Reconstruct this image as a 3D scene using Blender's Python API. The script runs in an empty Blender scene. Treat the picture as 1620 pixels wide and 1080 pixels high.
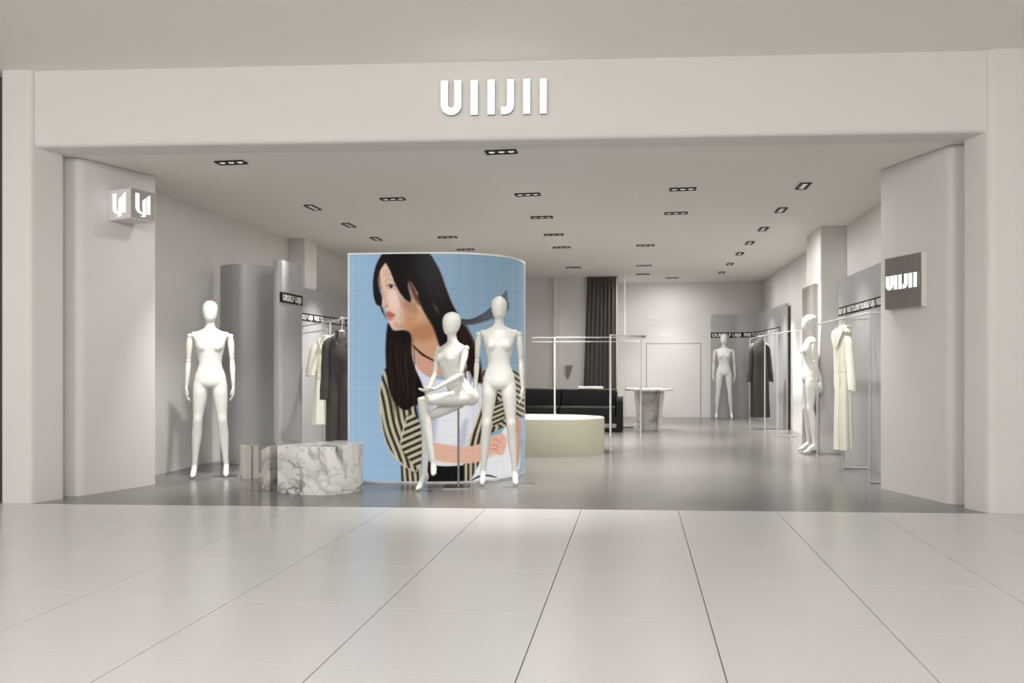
import bpy, bmesh, math, random
import numpy as np
from mathutils import Vector, Matrix
random.seed(7); rng = np.random.default_rng(7)
C = bpy.context.scene.collection
PI = math.pi
YAW = 0.1541

# ------------------------------------------------------------------ camera, world, exposure, area lamps
sc = bpy.context.scene
cd = bpy.data.cameras.new('camera'); cam = bpy.data.objects.new('camera', cd); C.objects.link(cam)
cam.location = (0, 0, 1.2106); cam.rotation_euler = (PI/2, 0, YAW)
cd.sensor_width = 36; cd.lens = 36*1268.46/1620; cd.shift_y = (577.1-540)/1620
cd.clip_start = .05; cd.clip_end = 200
sc.camera = cam
sc.view_settings.view_transform = 'Standard'
try: sc.view_settings.look = 'None'
except Exception: pass
sc.view_settings.exposure = 0.0; sc.view_settings.gamma = 1.0
sc.view_settings.use_curve_mapping = False
w = bpy.data.worlds.new('world'); sc.world = w; w.use_nodes = True
w.node_tree.nodes['Background'].inputs[0].default_value = (.9, .87, .83, 1)
w.node_tree.nodes['Background'].inputs[1].default_value = .3
MALL_W, SPOT_W, FLOOD_W = 142, 385, 38
def area_lamp(loc, sx, sy, watts, rot=(0, 0, 0), col=(1, .992, .98)):
    l = bpy.data.lights.new('mall_fill_lamp', 'AREA'); l.shape = 'RECTANGLE'
    l.size = sx; l.size_y = sy; l.energy = watts; l.color = col
    o = bpy.data.objects.new('mall_fill_lamp', l); C.objects.link(o)
    o.location = loc; o.rotation_euler = rot
    return o
for x in (-6.5, -1.2, 4.1):
    area_lamp((x, -3.5, 3.74), 2.6, 1.6, MALL_W)  # unseen fill lamps added behind the camera to light the mall
    area_lamp((x, .6, 3.55), 2.6, .9, MALL_W*.92, (math.radians(58), 0, 0))     # unseen tilted fill lamps, added to brighten the shop front

# ------------------------------------------------------------------ materials
def lin(c):
    return tuple((x/255/12.92 if x/255 <= .04045 else ((x/255+.055)/1.055)**2.4) for x in c)
def mat(name, col, rough=.5, metal=0, spec=.5, noise=0, nscale=8, bump=0, bscale=60, emit=None, es=0, coat=0):
    m = bpy.data.materials.new(name); m.use_nodes = True
    nt = m.node_tree; b = nt.nodes['Principled BSDF']
    rgb = lin(col) + (1,)
    b.inputs['Base Color'].default_value = rgb
    b.inputs['Roughness'].default_value = rough; b.inputs['Metallic'].default_value = metal
    b.inputs['Specular IOR Level'].default_value = spec
    b.inputs['Coat Weight'].default_value = coat
    if noise:
        tc = nt.nodes.new('ShaderNodeTexCoord'); n = nt.nodes.new('ShaderNodeTexNoise')
        n.inputs['Scale'].default_value = nscale; n.inputs['Detail'].default_value = 5
        r = nt.nodes.new('ShaderNodeMix'); r.data_type = 'RGBA'
        r.inputs[6].default_value = tuple(v*(1-noise) for v in rgb[:3])+(1,)
        r.inputs[7].default_value = tuple(min(1, v*(1+noise)) for v in rgb[:3])+(1,)
        nt.links.new(tc.outputs['Object'], n.inputs['Vector']); nt.links.new(n.outputs['Fac'], r.inputs[0])
        nt.links.new(r.outputs[2], b.inputs['Base Color'])
    if bump:
        tc = nt.nodes.new('ShaderNodeTexCoord'); n = nt.nodes.new('ShaderNodeTexNoise')
        n.inputs['Scale'].default_value = bscale; n.inputs['Detail'].default_value = 4
        bp = nt.nodes.new('ShaderNodeBump'); bp.inputs['Strength'].default_value = bump
        bp.inputs['Distance'].default_value = .01
        nt.links.new(tc.outputs['Object'], n.inputs['Vector']); nt.links.new(n.outputs['Fac'], bp.inputs['Height'])
        nt.links.new(bp.outputs['Normal'], b.inputs['Normal'])
    if emit:
        b.inputs['Emission Color'].default_value = lin(emit)+(1,); b.inputs['Emission Strength'].default_value = es
    return m
M = {}
M['wall'] = mat('warm_white_plaster', (217, 214, 210), .75, noise=.015, nscale=3)
M['facade'] = mat('facade_plaster', (219, 216, 211), .7, noise=.015, nscale=2)
M['mall_ceiling'] = mat('mall_ceiling_paint', (244, 240, 234), .8, noise=.01, nscale=2)
M['ceiling'] = mat('shop_ceiling_paint', (232, 228, 222), .8, noise=.01, nscale=2)
M['dark_void'] = mat('dark_neighbour_wall', (70, 66, 62), .8, noise=.05)
M['tile'] = mat('pale_polished_tile', (200, 198, 195), .25, spec=.5, noise=.02, nscale=1.5)
M['grout'] = mat('dark_grout', (92, 88, 82), .8, noise=.1)
M['shop_floor'] = mat('grey_resin_floor', (114, 111, 107), .24, spec=.5, noise=.05, nscale=1.2)
M['grey'] = mat('grey_satin_panel', (164, 163, 163), .4, metal=.15, noise=.02, nscale=2)
M['grey2'] = mat('taupe_slab', (150, 144, 139), .4, noise=.03, nscale=3)
M['black'] = mat('black_band', (14, 14, 14), .6, spec=.25, noise=.05)
M['white_print'] = mat('white_print', (235, 233, 228), .5, noise=.01)
M['letter'] = mat('lit_white_acrylic', (250, 250, 250), .4, noise=.001, emit=(255, 253, 250), es=1.0)
M['letter_side'] = mat('letter_side', (120, 118, 114), .4, noise=.02)
M['mannequin'] = mat('white_gloss_fibreglass', (226, 225, 219), .33, spec=.45, noise=.01, nscale=4)
M['arm'] = mat('cream_wooden_arm', (226, 224, 213), .4, noise=.02, nscale=10)
M['chrome'] = mat('brushed_steel', (168, 166, 163), .3, metal=1, noise=.02)
M['white_metal'] = mat('white_powder_coated_tube', (222, 220, 215), .35, noise=.01)
M['pale_steel'] = mat('satin_pale_steel', (212, 210, 206), .3, metal=.5, noise=.01)
M['mirror'] = mat('mirror_steel', (226, 224, 220), .04, metal=1, noise=.005)
M['smoke_mirror'] = mat('smoked_mirror_steel', (150, 145, 139), .25, metal=.55, noise=.01)
M['cream'] = mat('sage_cream_lacquer', (184, 180, 160), .5, noise=.01)
M['white_cloth'] = mat('off_white_cotton', (232, 230, 214), .85, noise=.04, nscale=25, bump=.25, bscale=300)
M['dark_cloth'] = mat('charcoal_wool', (66, 64, 61), .9, noise=.12, nscale=30, bump=.3, bscale=350)
M['olive_cloth'] = mat('dark_olive_cotton', (62, 59, 52), .85, noise=.1, nscale=30, bump=.3, bscale=350)
M['curtain'] = mat('dark_grey_curtain', (92, 87, 83), .9, noise=.08, nscale=20, bump=.2, bscale=400)
M['sofa'] = mat('black_leather', (15, 14, 15), .55, spec=.3, noise=.1, nscale=20, bump=.1, bscale=200)
M['paper'] = mat('white_paper', (240, 237, 230), .6, noise=.01)
M['lampblack'] = mat('black_lamp_housing', (26, 26, 25), .5, noise=.05)
M['lamp'] = mat('lit_lamp', (200, 198, 192), .4, noise=.001, emit=(255, 250, 240), es=.55)
M['gap'] = mat('gap_shade_strip', (120, 112, 104), .8, noise=.02)
M['disc'] = mat('grey_enamel', (140, 135, 130), .4, noise=.02)
M['pink'] = mat('pale_pink_letters', (244, 234, 230), .5, noise=.01)
M['bracket'] = mat('grey_bracket', (150, 145, 136), .6, noise=.02)

def marble(name, base, vein, scale, width=.05, cloud=.12, seed=0):
    m = bpy.data.materials.new(name); m.use_nodes = True
    nt = m.node_tree; b = nt.nodes['Principled BSDF']; b.inputs['Roughness'].default_value = .25
    L = nt.links.new; N = nt.nodes.new
    tc = N('ShaderNodeTexCoord'); mp = N('ShaderNodeMapping'); mp.inputs['Location'].default_value = (seed, seed*.7, seed*.3)
    mp.inputs['Rotation'].default_value = (.4, .5, .3)
    L(tc.outputs['Object'], mp.inputs['Vector'])
    def veins(sc_, wd, dist, loc):
        n1 = N('ShaderNodeTexNoise'); n1.inputs['Scale'].default_value = sc_; n1.inputs['Detail'].default_value = 8
        n1.inputs['Roughness'].default_value = .58; n1.inputs['Distortion'].default_value = dist
        ad = N('ShaderNodeVectorMath'); ad.operation = 'ADD'; ad.inputs[1].default_value = loc
        L(mp.outputs[0], ad.inputs[0]); L(ad.outputs[0], n1.inputs['Vector'])
        s = N('ShaderNodeMath'); s.operation = 'SUBTRACT'; s.inputs[1].default_value = .5
        a = N('ShaderNodeMath'); a.operation = 'ABSOLUTE'
        r = N('ShaderNodeMapRange'); r.inputs['From Min'].default_value = 0; r.inputs['From Max'].default_value = wd
        r.inputs['To Min'].default_value = 1; r.inputs['To Max'].default_value = 0
        L(n1.outputs['Fac'], s.inputs[0]); L(s.outputs[0], a.inputs[0]); L(a.outputs[0], r.inputs['Value'])
        p = N('ShaderNodeMath'); p.operation = 'POWER'; p.inputs[1].default_value = 1.6
        L(r.outputs[0], p.inputs[0])
        return p.outputs[0]
    v1 = veins(scale, width, .6, (0, 0, 0)); v2 = veins(scale*2.1, width*.5, .9, (5, 3, 1))
    nm = N('ShaderNodeTexNoise'); nm.inputs['Scale'].default_value = scale*.9; L(mp.outputs[0], nm.inputs['Vector'])
    rm = N('ShaderNodeMapRange'); rm.inputs['From Min'].default_value = .38; rm.inputs['From Max'].default_value = .62
    L(nm.outputs['Fac'], rm.inputs['Value'])
    mu = N('ShaderNodeMath'); mu.operation = 'MULTIPLY'; L(v1, mu.inputs[0]); L(rm.outputs[0], mu.inputs[1])
    mu2 = N('ShaderNodeMath'); mu2.operation = 'MULTIPLY_ADD'; mu2.inputs[1].default_value = .4
    L(v2, mu2.inputs[0]); L(mu.outputs[0], mu2.inputs[2]); mu2.use_clamp = True
    mx = N('ShaderNodeMix'); mx.data_type = 'RGBA'
    L(mu2.outputs[0], mx.inputs[0]); mx.inputs[6].default_value = lin(base)+(1,); mx.inputs[7].default_value = lin(vein)+(1,)
    cl = N('ShaderNodeMix'); cl.data_type = 'RGBA'; cl.blend_type = 'MULTIPLY'
    cl.inputs[7].default_value = (1-cloud*2,)*3+(1,)
    rc = N('ShaderNodeMapRange'); rc.inputs['From Min'].default_value = .45; rc.inputs['From Max'].default_value = .75
    n3 = N('ShaderNodeTexNoise'); n3.inputs['Scale'].default_value = scale*1.4; n3.inputs['Detail'].default_value = 6
    L(mp.outputs[0], n3.inputs['Vector']); L(n3.outputs['Fac'], rc.inputs['Value'])
    L(rc.outputs[0], cl.inputs[0]); L(mx.outputs[2], cl.inputs[6]); L(cl.outputs[2], b.inputs['Base Color'])
    return m
M['marble'] = marble('white_veined_marble', (240, 238, 233), (98, 96, 94), 1.55, .045, .10, 3.1)
M['marble2'] = marble('pale_grey_marble', (206, 203, 198), (120, 117, 113), 2.6, .04, .14, 8.0)

# ------------------------------------------------------------------ mesh helpers
class MB:
    def __init__(s): s.v = []; s.f = []
    def add(s, vs, fs):
        o = len(s.v); s.v += [tuple(p) for p in vs]; s.f += [tuple(i+o for i in f) for f in fs]; return s
    def box(s, x0, x1, y0, y1, z0, z1):
        return s.add([(x, y, z) for z in (z0, z1) for x, y in ((x0, y0), (x1, y0), (x1, y1), (x0, y1))],
                     [(3, 2, 1, 0), (4, 5, 6, 7), (0, 1, 5, 4), (1, 2, 6, 5), (2, 3, 7, 6), (3, 0, 4, 7)])
    def prism(s, poly, z0, z1, bev=0):
        if area2(poly) < 0: poly = poly[::-1]
        n = len(poly); lv = [(poly, z0)]
        if bev:
            for a in (0, .35, .7, 1): lv.append((inset(poly, bev*(1-math.cos(a*PI/2))), z1-bev+bev*math.sin(a*PI/2)))
        else: lv.append((poly, z1))
        vs = [(x, y, z) for p, z in lv for x, y in p]; fs = [tuple(range(n-1, -1, -1))]
        for k in range(len(lv)-1):
            for i in range(n):
                j = (i+1) % n; fs.append((k*n+i, k*n+j, k*n+n+j, k*n+n+i))
        fs.append(tuple((len(lv)-1)*n+i for i in range(n)))
        return s.add(vs, fs)
    def loft(s, rings, cap=True, closed=False):
        n = len(rings[0]); vs = [p for r in rings for p in r]; fs = []
        m = len(rings)
        for k in range(m if closed else m-1):
            k2 = (k+1) % m
            for i in range(n):
                j = (i+1) % n; fs.append((k*n+i, k*n+j, k2*n+j, k2*n+i))
        if cap and not closed:
            fs.append(tuple(range(n-1, -1, -1))); fs.append(tuple((m-1)*n+i for i in range(n)))
        return s.add(vs, fs)
    def tube(s, path, r, n=10, cap=True, squash=None):
        P = [Vector(p) for p in path]; R = r if isinstance(r, (list, tuple)) else [r]*len(P)
        rings = []; up = None
        for i, p in enumerate(P):
            t = (P[min(i+1, len(P)-1)]-P[max(i-1, 0)]).normalized()
            if up is None: up = Vector((0, 0, 1)) if abs(t.z) < .9 else Vector((0, 1, 0))
            a = t.cross(up).normalized(); b = a.cross(t).normalized(); up = b
            rings.append([p+a*R[i]*math.cos(q)+b*R[i]*math.sin(q)*(squash or 1) for q in [2*PI*k/n for k in range(n)]])
        return s.loft(rings, cap)
    def blob(s, path, R, n=16):
        """tube with rounded ends"""
        P = [Vector(p) for p in path]; R = list(R)
        d0 = (P[0]-P[1]).normalized(); d1 = (P[-1]-P[-2]).normalized()
        pp = []; rr = []
        for a in (.97, .8, .5): pp.append(P[0]+d0*R[0]*a); rr.append(R[0]*math.sqrt(1-a*a))
        for p, r in zip(P, R): pp.append(p); rr.append(r)
        for a in (.5, .8, .97): pp.append(P[-1]+d1*R[-1]*a); rr.append(R[-1]*math.sqrt(1-a*a))
        return s.tube(pp, rr, n)
    def ell(s, c, rx, ry, rz, n=16, m=10):
        rings = []
        for k in range(1, m):
            a = PI*k/m; rings.append([(c[0]+rx*math.sin(a)*math.cos(q), c[1]+ry*math.sin(a)*math.sin(q), c[2]-rz*math.cos(a)) for q in [2*PI*i/n for i in range(n)]])
        return s.loft(rings)
    def mesh(s, name):
        me = bpy.data.meshes.new(name); me.from_pydata(s.v, [], s.f); me.update()
        bm = bmesh.new(); bm.from_mesh(me); bmesh.ops.recalc_face_normals(bm, faces=bm.faces); bm.to_mesh(me); bm.free()
        return me
    def build(s, name, m, parent=None, smooth=None, loc=None, rz=0):
        me = s.mesh(name); return link(name, me, m, parent, smooth, loc, rz)
def link(name, me, m, parent=None, smooth=None, loc=None, rz=0):
    o = bpy.data.objects.new(name, me); C.objects.link(o)
    if m is not None and not me.materials: me.materials.append(m)
    if parent is not None: o.parent = parent
    if loc is not None: o.location = loc
    o.rotation_euler.z = rz
    if smooth is not None: shade(me, smooth)
    return o
def shade(me, deg):
    me.shade_smooth()
    if deg < 170:
        bm = bmesh.new(); bm.from_mesh(me); lim = math.radians(deg)
        for e in bm.edges:
            if len(e.link_faces) == 2: e.smooth = e.calc_face_angle(0) < lim
        bm.to_mesh(me); bm.free()
def area2(p): return sum(p[i][0]*p[(i+1) % len(p)][1]-p[(i+1) % len(p)][0]*p[i][1] for i in range(len(p)))
def inset(p, d):
    n = len(p); out = []
    for i in range(n):
        a = Vector(p[i-1]); b = Vector(p[i]); c = Vector(p[(i+1) % n])
        u = (b-a).normalized(); v = (c-b).normalized()
        n1 = Vector((-u.y, u.x)); n2 = Vector((-v.y, v.x)); k = 1+n1.dot(n2)
        out.append(tuple(b+(n1+n2)*d/max(k, .3)))
    return out
def round_poly(p, rs, seg=6):
    n = len(p); out = []
    if not isinstance(rs, (list, tuple)): rs = [rs]*n
    for i in range(n):
        a = Vector(p[i-1]); b = Vector(p[i]); c = Vector(p[(i+1) % n]); r = rs[i]
        if r <= 0: out.append(tuple(b)); continue
        u = (a-b); v = (c-b); r = min(r, u.length*.49, v.length*.49); u.normalize(); v.normalize()
        s0 = b+u*r; s1 = b+v*r
        for k in range(seg+1):
            t = k/seg; out.append(tuple(s0*(1-t)**2+b*2*t*(1-t)+s1*t*t))
    return out
def catmull(p, seg=8, closed=False):
    P = [Vector(q) for q in p]; n = len(P); out = []
    for i in range(n if closed else n-1):
        g = (lambda k: P[k % n]) if closed else (lambda k: P[max(0, min(n-1, k))])
        p0, p1, p2, p3 = g(i-1), g(i), g(i+1), g(i+2)
        for k in range(seg):
            t = k/seg
            out.append(.5*((2*p1)+(p2-p0)*t+(2*p0-5*p1+4*p2-p3)*t*t+(3*p1-p0-3*p2+p3)*t**3))
    if not closed: out.append(P[-1])
    return [tuple(q) for q in out]
def offset_path(path, d):
    out = []
    for i in range(len(path)):
        a = Vector(path[max(i-1, 0)]); b = Vector(path[min(i+1, len(path)-1)]); t = (b-a).normalized()
        out.append((path[i][0]-t.y*d, path[i][1]+t.x*d))
    return out
def sheet(path, th, z0, z1):
    """vertical sheet of plan curve, thickness to the left of travel"""
    return MB().prism(list(path)+offset_path(path, th)[::-1], z0, z1)
def tag(o, label=None, cat=None, group=None, kind=None):
    if label: o['label'] = label
    if cat: o['category'] = cat
    if group: o['group'] = group
    if kind: o['kind'] = kind
    return o
def thing(name, label, cat, loc=(0, 0, 0), rz=0, group=None):
    o = bpy.data.objects.new(name, None); C.objects.link(o); o.empty_display_size = .1
    o.location = loc; o.rotation_euler = (0, 0, rz)
    return tag(o, label, cat, group)
def struct(name, mb, m, parent=None, smooth=None):
    o = mb.build(name, m, parent, smooth)
    if parent is None: o['kind'] = 'structure'
    return o
def copy_tree(o, parent=None):
    c = o.copy(); C.objects.link(c)
    if parent is not None: c.parent = parent
    for ch in list(o.children): copy_tree(ch, c)
    return c
def evaluated(ob, name):
    dg = bpy.context.evaluated_depsgraph_get(); me = bpy.data.meshes.new_from_object(ob.evaluated_get(dg)); me.name = name
    return me
def fused(mb, name, voxel, smooth=4, fac=.5):
    """overlapping closed shells -> one continuous skin"""
    me = mb.mesh(name+'_raw'); o = bpy.data.objects.new(name+'_raw', me); C.objects.link(o)
    r = o.modifiers.new('r', 'REMESH'); r.mode = 'VOXEL'; r.voxel_size = voxel; r.use_smooth_shade = True
    if smooth:
        s = o.modifiers.new('s', 'SMOOTH'); s.iterations = smooth; s.factor = fac
    out = evaluated(o, name); bpy.data.objects.remove(o); bpy.data.meshes.remove(me)
    out.shade_smooth(); return out
def islands(me):
    bm = bmesh.new(); bm.from_mesh(me); todo = set(bm.faces); out = []
    while todo:
        st = [todo.pop()]; grp = set(st)
        while st:
            for e in st.pop().edges:
                for f in e.link_faces:
                    if f in todo: todo.discard(f); grp.add(f); st.append(f)
        vs = sorted({v for f in grp for v in f.verts}, key=lambda v: v.index); ix = {v: i for i, v in enumerate(vs)}
        m_ = bpy.data.meshes.new('letter'); m_.from_pydata([tuple(v.co) for v in vs], [], [[ix[v] for v in f.verts] for f in grp]); out.append(m_)
    bm.free(); return out
def text_mesh(s, size, sx=1.0, bold=.02, depth=0.0, spacing=1.0):
    cu = bpy.data.curves.new('t', 'FONT'); cu.body = s; cu.size = size; cu.offset = bold*size; cu.extrude = depth
    cu.space_character = spacing; cu.resolution_u = 3
    o = bpy.data.objects.new('t', cu); C.objects.link(o)
    me = evaluated(o, 'lettering'); bpy.data.objects.remove(o); bpy.data.curves.remove(cu)
    for v in me.vertices: v.co.x *= sx
    return me

# ------------------------------------------------------------------ structure: mall
ZC = 3.12; ZM = 3.785
T = .0974063; FY = 6.7797; nrm = math.hypot(1, T)
def fac(x, back=0.0):                       # point of the shop front line at world x, pushed 'back' into the shop
    return (x-T/nrm*back, FY+T*x+back/nrm)
# tiled mall floor: every tile its own piece
floor2 = struct('floor', MB().prism([(-12, -7), (10, -7), fac(10), fac(-12)], -.08, -.012), M['grout'])
def clip_half(poly):                         # keep y < FY + T x
    out = []; f = lambda p: FY+T*p[0]-.002-p[1]
    for i in range(len(poly)):
        a, b = poly[i], poly[(i+1) % len(poly)]; fa, fb = f(a), f(b)
        if fa >= 0: out.append(a)
        if fa*fb < 0:
            t = fa/(fa-fb); out.append((a[0]+(b[0]-a[0])*t, a[1]+(b[1]-a[1])*t))
    return out
S = .8; gx = -3.658; gy = 5.4588; hg = .0022
base_tile = MB().prism([(hg, hg), (S-hg, hg), (S-hg, S-hg), (hg, S-hg)], -.012, 0, .0015).mesh('tile')
base_tile.materials.append(M['tile'])
for r in range(-11, 3):
    for k in range(-7, 14):
        x = gx+k*S; y = gy+r*S
        full = [(x+hg, y+hg), (x+S-hg, y+hg), (x+S-hg, y+S-hg), (x+hg, y+S-hg)]
        cl = clip_half(full)
        if len(cl) < 3 or abs(area2(cl)) < .01: continue
        if len(cl) == 4 and abs(area2(cl)-area2(full)) < 1e-6:
            link('tile', base_tile, None, floor2, loc=(x, y, 0))
        else:
            MB().prism([(a-x, b-y) for a, b in cl], -.012, 0, 0).build('tile', M['tile'], floor2, loc=(x, y, 0))
struct('ceiling', MB().prism([(-12, -7), (10, -7), fac(10, .2), fac(-12, .2)], ZM, ZM+.1), M['mall_ceiling'])
struct('wall_south', MB().box(-12, 10, -7.1, -7, -.08, ZM), M['wall'])
struct('wall_west', MB().box(-12.1, -12, -7, 6, -.08, ZM), M['wall'])
struct('wall_east', MB().box(10, 10.1, -7, 8, -.08, ZM), M['wall'])
# shop front: fascia and jambs
fr = MB()
prof = [(.35, ZM), (.035, ZM), (.035, ZC+.03), (.039, ZC+.012), (.055, ZC), (.33, ZC), (.33, ZM-.3)]
xa, xb = -5.21, 2.835
prof = [(.34, ZM), (.035, ZM), (.035, ZC+.045), (.040, ZC+.022), (.052, ZC+.006), (.075, ZC), (.34, ZC)]
fr.loft([[fac(x, b)+(z,) for b, z in prof] for x in (xa, xb)])
struct('wall_front', fr, M['facade'], smooth=40)
jl = round_poly([fac(-5.486), fac(-5.228), (-5.143, 6.535), (-5.14, 6.56), (-5.6, 6.60), (-5.486, 6.5)], [.01, .035, .01, 0, 0, 0])
struct('trim_1', MB().prism(jl, 0, ZM), M['facade'], smooth=40)
jr = round_poly([fac(2.846), fac(4.2), (4.2, 7.5), (2.9, 7.35), (2.743, 7.305)], [.05, 0, 0, 0, .01])
struct('trim_2', MB().prism(jr, 0, ZM), M['facade'], smooth=40)
struct('trim_3', MB().prism([fac(4.2, .0), fac(10), fac(10, .3), fac(4.2, .3)], -.08, ZM), M['wall'])
struct('trim_4', MB().prism([fac(-12, .15), fac(-5.5, .15), fac(-5.5, .3), fac(-12, .3)], -.08, ZM), M['dark_void'])
# splayed entrance piers
pl = round_poly([(-5.3, 6.655), (-5.075, 6.70), (-4.819, 7.478), (-5.3, 7.60)], [0, .06, .008, 0])
struct('trim_5', MB().prism(pl, 0, ZC), M['wall'], smooth=40)
pr = round_poly([(2.93, 7.465), (2.93, 8.45), (2.369, 8.341), (2.693, 7.472)], [0, 0, .008, .06])
struct('trim_6', MB().prism(pr, 0, ZC), M['wall'], smooth=40)
# ------------------------------------------------------------------ structure: shop
XL, XR, YB = -5.225, 2.85, 18.97
struct('floor.001', MB().prism([fac(-5.6, .002), fac(3.0, .002), (3.0, 19.2), (-5.6, 19.2)], -.08, 0), M['shop_floor'])
struct('ceiling.001', MB().prism([fac(-5.5, .342), fac(3.0, .342), (3.0, 19.2), (-5.5, 19.2)], ZC+.004, ZC+.1), M['ceiling'])
struct('wall_left', MB().box(XL-.12, XL, 7.55, 19.1, -.08, ZC+.05), M['wall'])
struct('wall_right', MB().box(XR, XR+.12, 8.40, 19.1, -.08, ZC+.05), M['wall'])
struct('wall_back', MB().box(XL-.12, XR+.12, YB, YB+.12, -.08, ZC+.05), M['wall'])
# fitting-room block at the back left, slim pilaster, side pillars
struct('wall_fitting_room', MB().box(XL, -.42, 17.6, YB, 0, ZC+.004), M['wall'])
struct('trim_7', MB().box(-1.80, -1.685, 17.5, 17.6, 0, ZC+.004), M['wall'])
struct('trim_8', MB().prism(round_poly([(XL, 11.5), (-4.95, 11.5), (-4.95, 11.95), (XL, 11.95)], [0, .02, .02, 0]), 0, ZC+.004), M['wall'])
struct('trim_9', MB().prism(round_poly([(XR, 11.585), (XR, 12.5), (2.505, 12.5), (2.505, 11.585)], [0, 0, .02, .02]), 0, ZC+.004), M['wall'])
# flush door in the back wall
dr = struct('door_1', MB().box(.235, 1.455, YB-.008, YB, 0, 1.70), M['wall'])
for x0, x1, z0, z1 in ((.22, .235, 0, 1.715), (1.455, 1.47, 0, 1.715), (.235, 1.455, 1.70, 1.715)):
    MB().box(x0, x1, YB-.006, YB, z0, z1).build('gap_shade_strip', M['gap'], dr)  # solid darker strips, the shade of the door gap put into their colour

# ------------------------------------------------------------------ ceiling spotlights
fx = thing('ceiling_spotlight', 'x', 'spotlight', (0, 0, ZC))
mb = MB(); L_, W_ = .285, .115
mb.box(-L_/2, L_/2, -W_/2, W_/2, -.004, .004)
mb.build('backing', M['lampblack'], fx)
mb = MB()
for x0, x1, y0, y1 in ((-L_/2, L_/2, -W_/2, -W_/2+.012), (-L_/2, L_/2, W_/2-.012, W_/2), (-L_/2, -L_/2+.012, -W_/2+.012, W_/2-.012), (L_/2-.012, L_/2, -W_/2+.012, W_/2-.012)):
    mb.box(x0, x1, y0, y1, -.014, -.004)
for x in (-.045, .045): mb.box(x-.005, x+.005, -W_/2+.012, W_/2-.012, -.012, -.004)
mb.build('frame', M['lampblack'], fx)
for x in (-.088, 0, .088):
    MB().tube([(x, 0, -.004), (x, 0, -.009)], [.028, .028], 12).build('lamp', M['lamp'], fx)
rows3 = [(-3.778, 7.065), (-1.197, 7.085), (-2.77, 8.905), (-1.204, 8.904), (-1.21, 10.304), (-2.79, 11.696), (-2.79, 12.988), (-1.2, 11.707), (-1.202, 12.984), (-1.22, 15.70), (.495, 8.89), (.491, 10.285), (.14, 12.983), (.144, 15.624), (.13, 17.1), (.769, 17.9)]
rows2 = [(-3.88, 9.237), (-3.885, 10.483), (-3.895, 11.673), (1.759, 8.931), (1.761, 10.274), (1.758, 11.668), (1.75, 12.964), (1.75, 14.191), (1.747, 15.629), (1.742, 17.04)]
ordn = ['first', 'second', 'third', 'fourth', 'fifth', 'sixth', 'seventh']
lab3 = ['flush black triple spotlight nearest the left entrance pier with cube sign', 'flush black triple spotlight at the front under the fascia lettering',
        'flush black triple spotlight ahead of the video wall, second row from front, left one', 'flush black triple spotlight in the second row, middle one',
        'flush black triple spotlight in the centre line, third from the front', 'flush black triple spotlight just above the video wall top, nearer one',
        'flush black triple spotlight touching the video wall top edge, farther one', 'flush black triple spotlight in the centre line, fourth from the front',
        'flush black triple spotlight in the centre line, fifth from the front', 'thin black triple spotlight left of the curtain, farthest of the centre line',
        'flush black triple spotlight at the right front, nearer of the lengthwise pair', 'flush black triple spotlight at the right front, second behind the nearest',
        'thin black triple spotlight right of the curtain, nearest of three', 'thin black triple spotlight right of the curtain, middle of three',
        'thin black triple spotlight right of the curtain, farthest of three', 'thin black triple spotlight closest to the back wall, above the flush door']
def spot(x, y, aim, watts=SPOT_W, beam=64, spill=1.0):
    for cone, e in ((beam, watts), (156, FLOOD_W*spill)):        # lamp beam and the reflector's wide spill
        l = bpy.data.lights.new('spot', 'SPOT'); l.energy = e*(1 if y < 11 else 1.7); l.spot_size = math.radians(cone); l.spot_blend = 1.0
        l.shadow_soft_size = .07; l.color = (1, .988, .972)
        o = bpy.data.objects.new('spot_lamp', l); C.objects.link(o); o.location = (x, y, ZC-.03)
        d = Vector((aim[0], aim[1], -1)); o.rotation_euler = d.to_track_quat('-Z', 'Y').to_euler()
first = True
for i, (x, y) in enumerate(rows3+rows2):
    o = fx if first else copy_tree(fx); first = False
    o.location = (x, y, ZC+.004); o['group'] = 'recessed ceiling spotlights'
    if i < len(rows3):
        o['label'] = lab3[i]; o.rotation_euler.z = 0; aim = {0: (-.22, .42), 14: (0, .45), 15: (0, .40), 2: (-.24, .15)}.get(i, (0, 0))
    else:
        k = i-len(rows3); o.rotation_euler.z = PI/2
        o['label'] = ('%s black spotlight from the front in the lengthwise row by the %s wall' % ((ordn[k], 'left') if k < 3 else (ordn[k-3], 'right')))
        aim = [(-.20, -.50), (-.32, 0), (-.34, 0)][k] if k < 3 else (.34, 0)
    left, right = i >= len(rows3) and i-len(rows3) < 3, i >= len(rows3)+3
    spot(x, y, aim, SPOT_W*({0: .72, 14: .20, 15: .15, 16: .60}.get(i, .9 if left else .72 if right else .95)), 44 if i == 16 else 62, .3 if left else 1)

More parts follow.
